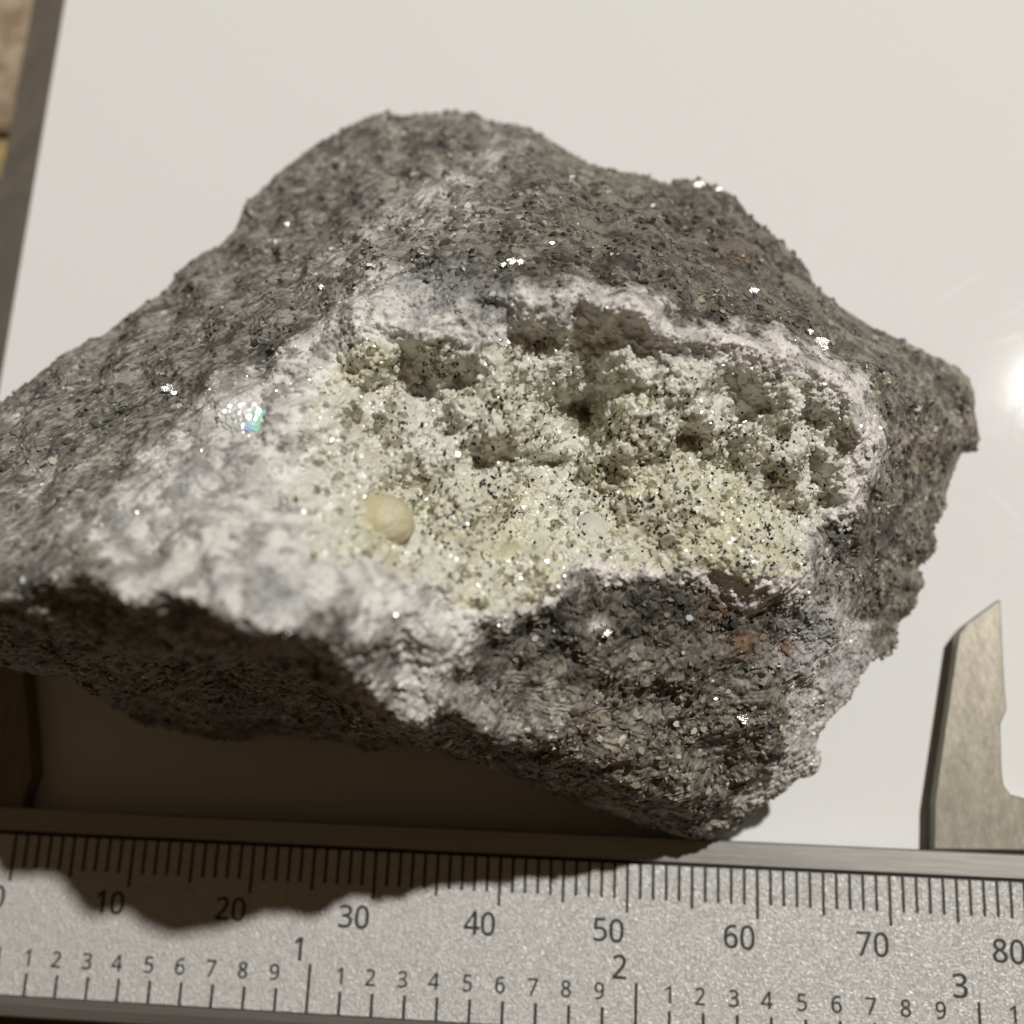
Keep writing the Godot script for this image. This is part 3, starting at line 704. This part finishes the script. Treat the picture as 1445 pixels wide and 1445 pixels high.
	# normals
	for j in range(1, nv - 1):
		for i in range(1, nu - 1):
			var at := j * nu + i
			if not alive[at]: continue
			var l := at - 1 if alive[at - 1] else at
			var r := at + 1 if alive[at + 1] else at
			var dn := at - nu if alive[at - nu] else at
			var up := at + nu if alive[at + nu] else at
			nor[at] = ((pos[r] - pos[l]).cross(pos[up] - pos[dn])).normalized()
	var rock := thing("rock_specimen", "grey rock with a white rimmed crystal cavity, lying on the white board behind the caliper", "rock")
	var stone := base_mat(Color.WHITE, 0.62, 0.0, true)
	stone.metallic_specular = 0.45
	var crust_m := base_mat(Color.WHITE, 0.6, 0.0, true)
	crust_m.metallic_specular = 0.4
	var lining := base_mat(Color.WHITE, 0.42, 0.0, true)
	lining.metallic_specular = 0.5
	lining.clearcoat_enabled = true
	lining.clearcoat = 0.6
	lining.clearcoat_roughness = 0.16
	lining.subsurf_scatter_enabled = true
	lining.subsurf_scatter_strength = 0.07
	var names := ["stone_body", "white_crust", "cavity_lining"]
	var mats := [stone, crust_m, lining]
	for part_no in 3:
		var remap := PackedInt32Array()
		remap.resize(nu * nv)
		remap.fill(-1)
		var pv := PackedVector3Array()
		var pn := PackedVector3Array()
		var pc := PackedColorArray()
		var pi := PackedInt32Array()
		for j in nv - 1:
			for i in nu - 1:
				var a := j * nu + i
				if not (alive[a] and alive[a + 1] and alive[a + nu] and alive[a + nu + 1]) or cls[a] != part_no: continue
				for q in [a, a + 1, a + nu, a + nu + 1]:
					if remap[q] < 0:
						remap[q] = pv.size()
						pv.append(pos[q])
						pn.append(nor[q])
						pc.append(col[q])
				var ra := remap[a]
				var rb := remap[a + 1]
				var rd := remap[a + nu]
				var rc := remap[a + nu + 1]
				pi.append_array([ra, rc, rb, ra, rd, rc])
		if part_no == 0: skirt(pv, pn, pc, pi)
		var arr := []
		arr.resize(Mesh.ARRAY_MAX)
		arr[Mesh.ARRAY_VERTEX] = pv
		arr[Mesh.ARRAY_NORMAL] = pn
		arr[Mesh.ARRAY_COLOR] = pc
		arr[Mesh.ARRAY_INDEX] = pi
		var am := ArrayMesh.new()
		am.add_surface_from_arrays(Mesh.PRIMITIVE_TRIANGLES, arr)
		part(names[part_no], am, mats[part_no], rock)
	scatter(rock)
	features(rock, su, sv)

# the sides that the camera does not see: from the outline down and inwards to the board
func skirt(pv: PackedVector3Array, pn: PackedVector3Array, pc: PackedColorArray, pi: PackedInt32Array):
	var column := {}
	var mid := Vector3(38, 0, -34) * MM
	var nz := noise_of(77, 0.25, 3)
	var levels := 9
	for j in range(1, nv - 2):
		for i in range(1, nu - 2):
			var a := j * nu + i
			if not (alive[a] and alive[a + 1] and alive[a + nu] and alive[a + nu + 1]): continue
			for side in [[a, a + 1, a - nu], [a + 1, a + nu + 1, a + 1], [a + nu + 1, a + nu, a + nu], [a + nu, a, a - 1]]:
				var o: int = side[2]
				if alive[o] and alive[o + 1] and alive[o + nu] and alive[o + nu + 1]: continue
				for q in [side[0], side[1]]:
					if column.has(q): continue
					column[q] = pv.size()
					var p := pos[q]
					var base := p - W * (p.y / W.y)
					base += (mid - Vector3(base.x, 0, base.z)) * 0.14
					base.y = 0.03 * MM
					for s in levels + 1:
						var t := float(s) / levels
						var w := p.lerp(base, t)
						var k := nz.get_noise_3dv(w / MM) * 1.4 * MM * sin(PI * t)
						var inward := (mid - w)
						inward.y = 0
						w += inward.normalized() * k
						pv.append(w)
						pn.append((-inward.normalized() + Vector3(0, -0.2, 0)).normalized() if s else nor[q])
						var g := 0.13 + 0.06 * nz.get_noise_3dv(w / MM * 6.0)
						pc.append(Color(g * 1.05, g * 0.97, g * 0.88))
				var ca: int = column[side[0]]
				var cb: int = column[side[1]]
				for s in levels:
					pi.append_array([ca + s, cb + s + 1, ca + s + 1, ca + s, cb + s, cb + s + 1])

# ------------------------------------------------------------------ crystals, specks, flakes

func flat_mesh(tris: Array) -> ArrayMesh:
	var st := SurfaceTool.new()
	st.begin(Mesh.PRIMITIVE_TRIANGLES)
	for t in tris:
		var nn: Vector3 = (t[1] - t[0]).cross(t[2] - t[0]).normalized()
		if nn.dot((t[0] + t[1] + t[2]) / 3.0) < 0.0:
			t = [t[0], t[2], t[1]]
			nn = -nn
		for p in [t[0], t[2], t[1]]:
			st.set_normal(nn)
			st.add_vertex(p)
	return st.commit()

# faceted crystal of unit radius along +y, sunk at its root
func crystal(sides: int, shoulder: float, tip: float, top_r: float, uneven: float) -> ArrayMesh:
	var lo := []
	var hi := []
	for k in sides:
		var a := TAU * k / sides
		var r := 1.0 + rng.randf_range(-uneven, uneven)
		lo.append(Vector3(cos(a) * r, -0.6, sin(a) * r))
		hi.append(Vector3(cos(a) * r * 0.96, shoulder * (1.0 + rng.randf_range(-uneven, uneven)), sin(a) * r * 0.96))
	var top := Vector3(rng.randf_range(-0.2, 0.2), tip, rng.randf_range(-0.2, 0.2))
	var tris := []
	for k in sides:
		var j := (k + 1) % sides
		tris.append([lo[k], lo[j], hi[j]])
		tris.append([lo[k], hi[j], hi[k]])
		if top_r <= 0.0:
			tris.append([hi[k], hi[j], top])
		else:
			var ta: Vector3 = top + Vector3(hi[k].x, 0, hi[k].z) * top_r
			var tb: Vector3 = top + Vector3(hi[j].x, 0, hi[j].z) * top_r
			tris.append([hi[k], hi[j], tb])
			tris.append([hi[k], tb, ta])
			tris.append([ta, tb, top])
		tris.append([lo[j], lo[k], Vector3(0, -0.6, 0)])
	return flat_mesh(tris)

func turned(up: Vector3, spin: float, tilt: float) -> Basis:
	var axis := Vector3(rng.randf_range(-1, 1), rng.randf_range(-1, 1), rng.randf_range(-1, 1)).normalized()
	var y := (up + axis * tilt).normalized()
	var x := y.cross(Vector3(0.31, 0.2, 0.93)).normalized().rotated(y, spin)
	return Basis(x, y, x.cross(y).normalized())

func swarm(called: String, m: Mesh, mat: Material, rock: Node3D, list: Array, tints: Array):
	var mm := MultiMesh.new()
	mm.transform_format = MultiMesh.TRANSFORM_3D
	mm.use_colors = true
	mm.mesh = m
	mm.instance_count = list.size()
	for k in list.size():
		mm.set_instance_transform(k, list[k])
		mm.set_instance_color(k, tints[k])
	var o := MultiMeshInstance3D.new()
	o.name = called
	o.multimesh = mm
	o.material_override = mat
	o.set_meta("kind", "stuff")
	rock.add_child(o, true)

func field_at(f: PackedFloat32Array, p: Vector3) -> float:
	var q := to_uvw(p / MM)
	return f[clampi(int((q.y - gy0) / CELL), 0, gh - 1) * gw + clampi(int((q.x - gx0) / CELL), 0, gw - 1)]

func glass_material() -> StandardMaterial3D:
	if tex.has("glass"): return tex["glass"]
	var glass := base_mat(Color(0.95, 0.945, 0.88, 0.05), 0.05)
	glass.transparency = BaseMaterial3D.TRANSPARENCY_ALPHA
	glass.refraction_enabled = true
	glass.refraction_scale = 0.05
	tex["glass"] = glass
	return glass

func scatter(rock: Node3D):
	var clear_grain := base_mat(Color.WHITE, 0.16, 0.0, true)
	clear_grain.metallic_specular = 0.55
	var mica := base_mat(Color.WHITE, 0.38, 0.0, true)
	mica.metallic_specular = 0.5
	var black := base_mat(Color.WHITE, 0.3, 0.2, true)
	var total := nu * nv
	var patchy := noise_of(92, 0.22, 2)
	var cluster := noise_of(91, 0.9, 2)
	var lists := [[], [], [], [], []]
	var tints := [[], [], [], [], []]
	var tries := 0
	while tries < 900000 and (lists[0].size() < 5000 or lists[1].size() < 13000 or lists[2].size() < 2600 or lists[3].size() < 3500):
		tries += 1
		var at := rng.randi_range(0, total - 1)
		if not alive[at]: continue
		var p := pos[at]
		var nn := nor[at]
		var c := col[at]
		if cls[at] == 2:
			if lists[2].size() < 2600 and rng.randf() < 0.22:
				var dens :=  field_at(f_speck, p)
				if rng.randf() < dens * dens * 2.2 * smoothstep(-0.25, 0.45, cluster.get_noise_3dv(p / MM)):
					var s := (0.042 + 0.075 * pow(rng.randf(), 1.8)) * MM
					lists[2].append(Transform3D(turned(nn, rng.randf() * TAU, 0.4).scaled_local(Vector3(s * rng.randf_range(0.7, 1.5), s * 0.7, s)), p + nn * 0.07 * MM))
					tints[2].append(Color(0.016, 0.012, 0.007) * rng.randf_range(0.5, 2.2))
					continue
			if lists[4].size() < 650 and rng.randf() < 0.06:
				var s := (0.10 + 0.2 * pow(rng.randf(), 1.8)) * MM
				lists[4].append(Transform3D(turned(nn, rng.randf() * TAU, 0.8).scaled_local(Vector3(s, s * rng.randf_range(0.8, 1.5), s)), p - nn * 0.1 * s))
				tints[4].append(Color.WHITE)
				continue
			if lists[0].size() < 5000:
				var s := (0.08 + 0.22 * pow(rng.randf(), 2.5)) * MM
				lists[0].append(Transform3D(turned(nn, rng.randf() * TAU, 0.7).scaled_local(Vector3(s, s * rng.randf_range(0.6, 1.1), s)), p - nn * 0.25 * s))
				tints[0].append((c * rng.randf_range(0.95, 1.07)).clamp(Color.BLACK, Color(0.85, 0.85, 0.85)))
		elif cls[at] == 0 and lists[1].size() < 13000:
			if to_uvw(p / MM).x < -12.0 and rng.randf() < 0.45: continue
			if patchy.get_noise_3dv(p / MM) < rng.randf_range(-0.5, 0.35): continue
			var s := (0.08 + 0.27 * pow(rng.randf(), 3.0)) * MM
			lists[1].append(Transform3D(turned(nn, rng.randf() * TAU, 0.9).scaled_local(Vector3(s, s * 0.45, s * rng.randf_range(0.6, 1.3))), p))
			var pick := rng.randf()
			var dim := rng.randf_range(0.4, 0.65) if pick < 0.2 else rng.randf_range(1.4, 2.1) if pick > 0.86 else rng.randf_range(0.8, 1.25)
			tints[1].append(Color(c.r * dim, c.g * dim * 0.99, c.b * dim * 0.97).clamp(Color.BLACK, Color(0.7, 0.7, 0.7)))
		elif cls[at] == 1 and lists[3].size() < 3500:
			var s := (0.06 + 0.12 * pow(rng.randf(), 2.0)) * MM
			lists[3].append(Transform3D(turned(nn, rng.randf() * TAU, 0.9).scaled_local(Vector3(s, s * 0.8, s)), p))
			tints[3].append((c * rng.randf_range(0.85, 1.15)).clamp(Color.BLACK, Color(0.85, 0.85, 0.85)))
	swarm("sugary_crystals", crystal(5, 0.5, 1.0, 0.35, 0.18), clear_grain, rock, lists[0], tints[0])
	swarm("mica_grains", crystal(6, 0.6, 0.8, 0.85, 0.2), mica, rock, lists[1], tints[1])
	swarm("black_specks", crystal(6, 0.3, 0.8, 0.4, 0.25), black, rock, lists[2], tints[2])
	swarm("crust_grains", crystal(5, 0.5, 0.9, 0.5, 0.2), clear_grain, rock, lists[3], tints[3])
	swarm("glassy_crystals", crystal(6, 0.6, 1.1, 0.45, 0.18), glass_material(), rock, lists[4], tints[4])

# where the surface is at (u, v): [position, normal]
func on_surface(u: float, v: float, su: float, sv: float) -> Array:
	var at := clampi(int((v - sv) / RES), 1, nv - 2) * nu + clampi(int((u - su) / RES), 1, nu - 2)
	var n := Vector3.ZERO
	for dj in range(-4, 5, 2):
		for di in range(-4, 5, 2):
			var k := clampi(at + dj * nu + di, 0, nu * nv - 1)
			if alive[k]: n += nor[k]
	return [pos[at], n.normalized()]

func blob(r: float, squash: float, seed_: int, rough: float, tint: Color, tint2: Color) -> ArrayMesh:
	var sp := SphereMesh.new()
	sp.radius = 1.0
	sp.height = 2.0
	sp.radial_segments = 120
	sp.rings = 60
	var a := sp.get_mesh_arrays()
	var v: PackedVector3Array = a[Mesh.ARRAY_VERTEX]
	var c := PackedColorArray()
	var nz := noise_of(seed_, 1.2, 2)
	var cell := noise_of(seed_ + 1, 3.0, 1, FastNoiseLite.TYPE_CELLULAR)
	for k in v.size():
		var q := v[k]
		var h := 1.0 + rough * nz.get_noise_3dv(q) - 0.03 * cell.get_noise_3dv(q) + 0.035 * nz.get_noise_3dv(q * 5.0)
		c.append(tint.lerp(tint2, clampf(0.45 + nz.get_noise_3dv(q * 1.3 + Vector3(5, 5, 5)) * 0.7 + 0.5 * cell.get_noise_3dv(q), 0.0, 1.0)))
		v[k] = Vector3(q.x * h, q.y * h * squash, q.z * h) * r * MM
	a[Mesh.ARRAY_VERTEX] = v
	a[Mesh.ARRAY_COLOR] = c
	a[Mesh.ARRAY_TANGENT] = null
	a[Mesh.ARRAY_TEX_UV] = null
	var st := SurfaceTool.new()
	st.create_from_arrays(a)
	st.generate_normals()
	return st.commit()

# many small copies of one crystal joined into one mesh, mm
func shards(m: ArrayMesh, places: Array, hues: Array) -> ArrayMesh:
	var a := m.surface_get_arrays(0)
	var v: PackedVector3Array = a[Mesh.ARRAY_VERTEX]
	var n: PackedVector3Array = a[Mesh.ARRAY_NORMAL]
	var st := SurfaceTool.new()
	st.begin(Mesh.PRIMITIVE_TRIANGLES)
	for k in places.size():
		var t: Transform3D = places[k]
		var nb := t.basis.inverse().transposed()
		var c: Color = hues[k]
		c.a = 1.0
		for i in v.size():
			st.set_color(c)
			st.set_normal((nb * n[i]).normalized())
			st.add_vertex((t * v[i]) * MM)
	return st.commit()

func features(rock: Node3D, su: float, sv: float):
	var waxy := base_mat(Color.WHITE, 0.55, 0.0, true)
	# rounded nodules
	for q in [[-6.23, 1.37, 1.75, 0.85, Color(0.58, 0.52, 0.33), Color(0.57, 0.54, 0.42)], [6.30, 0.65, 1.35, 0.8, Color(0.56, 0.56, 0.47), Color(0.6, 0.6, 0.54)], [1.17, -0.67, 1.0, 0.8, Color(0.50, 0.47, 0.29), Color(0.5, 0.5, 0.38)]]:
		var s := on_surface(q[0], q[1], su, sv)
		var o := part("rounded_nodule", blob(q[2], q[3], int(q[2] * 100), 0.07, q[4], q[5]), waxy, rock)
		o.transform = Transform3D(turned(s[1], 1.0, 0.2), s[0] + s[1] * (0.02 if q[2] > 1.7 else -0.38) * q[2] * MM)
	# clear crystals standing in the cavity
	var glass := glass_material()
	var shapes := [crystal(6, 0.9, 1.7, 0.3, 0.15), crystal(5, 0.7, 1.3, 0.45, 0.2), crystal(6, 0.5, 1.0, 0.6, 0.2)]
	var k := 0
	for q in [[17.50, 7.21, 0.75], [18.44, 6.75, 0.6], [1.64, 12.41, 0.42], [14.17, 4.94, 0.42], [13.30, 4.61, 0.32], [-6.45, 8.10, 0.45], [-7.26, 7.40, 0.4], [-5.90, 7.52, 0.35], [1.40, 10.28, 0.4], [0.72, 9.59, 0.35], [1.85, 9.48, 0.3], [-2.89, 8.02, 0.42], [-2.20, 7.48, 0.35], [7.34, 10.35, 0.5], [8.05, 9.93, 0.4], [0.79, 2.28, 0.4], [5.04, 10.62, 0.42], [8.16, 7.88, 0.28], [11.05, 5.80, 0.3], [15.56, 4.40, 0.35], [-2.87, 9.97, 0.3], [3.89, 0.52, 0.4], [-8.83, 7.83, 0.4], [-9.23, 6.93, 0.35]]:
		var s := on_surface(q[0], q[1], su, sv)
		var o := part("clear_crystal", shapes[k % 3], glass, rock)
		o.transform = Transform3D(turned(s[1], k * 1.3, 0.5).scaled_local(Vector3.ONE * q[2] * MM), s[0])
		k += 1
	# bright mica plates turned to the lamp
	var plate_m := base_mat(Color.WHITE, 0.2, 0.0, true)
	plate_m.metallic = 0.25
	plate_m.metallic_specular = 0.8
	triplanar(plate_m, 400.0)
	plate_m.normal_enabled = true
	plate_m.normal_texture = noise_tex("mica_waves", 0.02, 3, 8.0)
	plate_m.normal_scale = 0.9
	var flake := crystal(7, 0.15, 0.22, 0.9, 0.28)
	var eye := Vector3(48.952, 102.302, -0.789) * MM
	var lamp_at := (Vector3(84.4, 0, -41.3) + Vector3(0.3115, 0.8834, -0.3490) * 1200.0) * MM
	k = 0
	for q in [[14.43, 26.63, 0.62], [16.06, 26.38, 0.45], [21.63, 12.92, 0.75], [20.95, 13.75, 0.4], [17.05, 16.58, 0.42], [-22.24, 9.14, 0.5], [-21.57, 8.79, 0.3], [16.77, -12.48, 0.55], [0.72, 17.52, 0.4], [1.30, 17.41, 0.3], [0.27, 17.38, 0.25], [7.16, -5.63, 0.4], [4.16, 27.06, 0.25], [3.21, 19.16, 0.22], [17.02, -0.12, 0.2], [-12.48, 16.27, 0.25], [-18.85, 23.07, 0.35], [14.69, -10.96, 0.2]]:
		var s := on_surface(q[0], q[1], su, sv)
		var half: Vector3 = ((eye - s[0]).normalized() + (lamp_at - s[0]).normalized()).normalized()
		var pile := []
		var hues_of := []
		for f in int(4 + q[2] * 12):
			var off: Vector3 = Vector3(rng.randf_range(-1, 1), 0, rng.randf_range(-1, 1)) * q[2] * (0.1 if f == 0 else 0.75)
			pile.append(Transform3D(turned(half, f * 1.7, 0.02 if f == 0 else 0.06 if f < 4 else 0.2).scaled_local(Vector3(1.0, 0.8, 0.7) * q[2] * (0.85 if f == 0 else rng.randf_range(0.15, 0.5))), turned(s[1], 0.3 * f, 0.0) * off * 0.7 + s[1] * rng.randf_range(0.0, 0.16)))
			hues_of.append(Color(0.6, 0.6, 0.58) * rng.randf_range(0.6, 1.2))
		var o := part("mica_flake", shards(flake, pile, hues_of), plate_m, rock)
		o.position = s[0]
		k += 1
	# the sparkling crystal with rainbow colours inside, on the pale left slope
	var shine := on_surface(-15.29, 7.19, su, sv)
	var gem := base_mat(Color.WHITE, 0.14, 0.0, true)
	gem.metallic_specular = 0.9
	var hv: Vector3 = ((eye - shine[0]).normalized() + (lamp_at - shine[0]).normalized()).normalized()
	var lie: Vector3 = shine[1]
	var ax: Vector3 = (Vector3(1.0, 0.0, 0.45) - lie * lie.dot(Vector3(1.0, 0.0, 0.45))).normalized()
	var az := ax.cross(lie).normalized()
	var places := []
	var hues := []
	for f in 320:
		var r := sqrt(rng.randf())
		var a := rng.randf() * TAU
		var x := cos(a) * r
		var z := sin(a) * r
		var dome := 0.5 * sqrt(1.0 - r * r)
		places.append(Transform3D(turned((hv + lie * 0.25).normalized(), f * 1.3, 0.13).scaled_local(Vector3(1.0, 1.6, 0.7) * rng.randf_range(0.14, 0.36)), ax * x * 1.9 + az * z * 1.05 + lie * dome))
		var c := Color(0.75, 0.75, 0.73) * rng.randf_range(0.55, 1.1)
		if x > 0.35:
			c = c.lerp(Color.from_hsv(fposmod(0.13 + 0.5 * (z * 0.5 + 0.5) + rng.randf() * 0.25, 1.0), 0.55, 0.85), smoothstep(0.3, 0.6, x) * rng.randf_range(0.3, 1.0))
		hues.append(c)
	var jewel := part("iridescent_crystal", shards(flake, places, hues), gem, rock)
	jewel.set_meta("label", "sparkling crystal with rainbow colours at its end")
	jewel.position = shine[0]
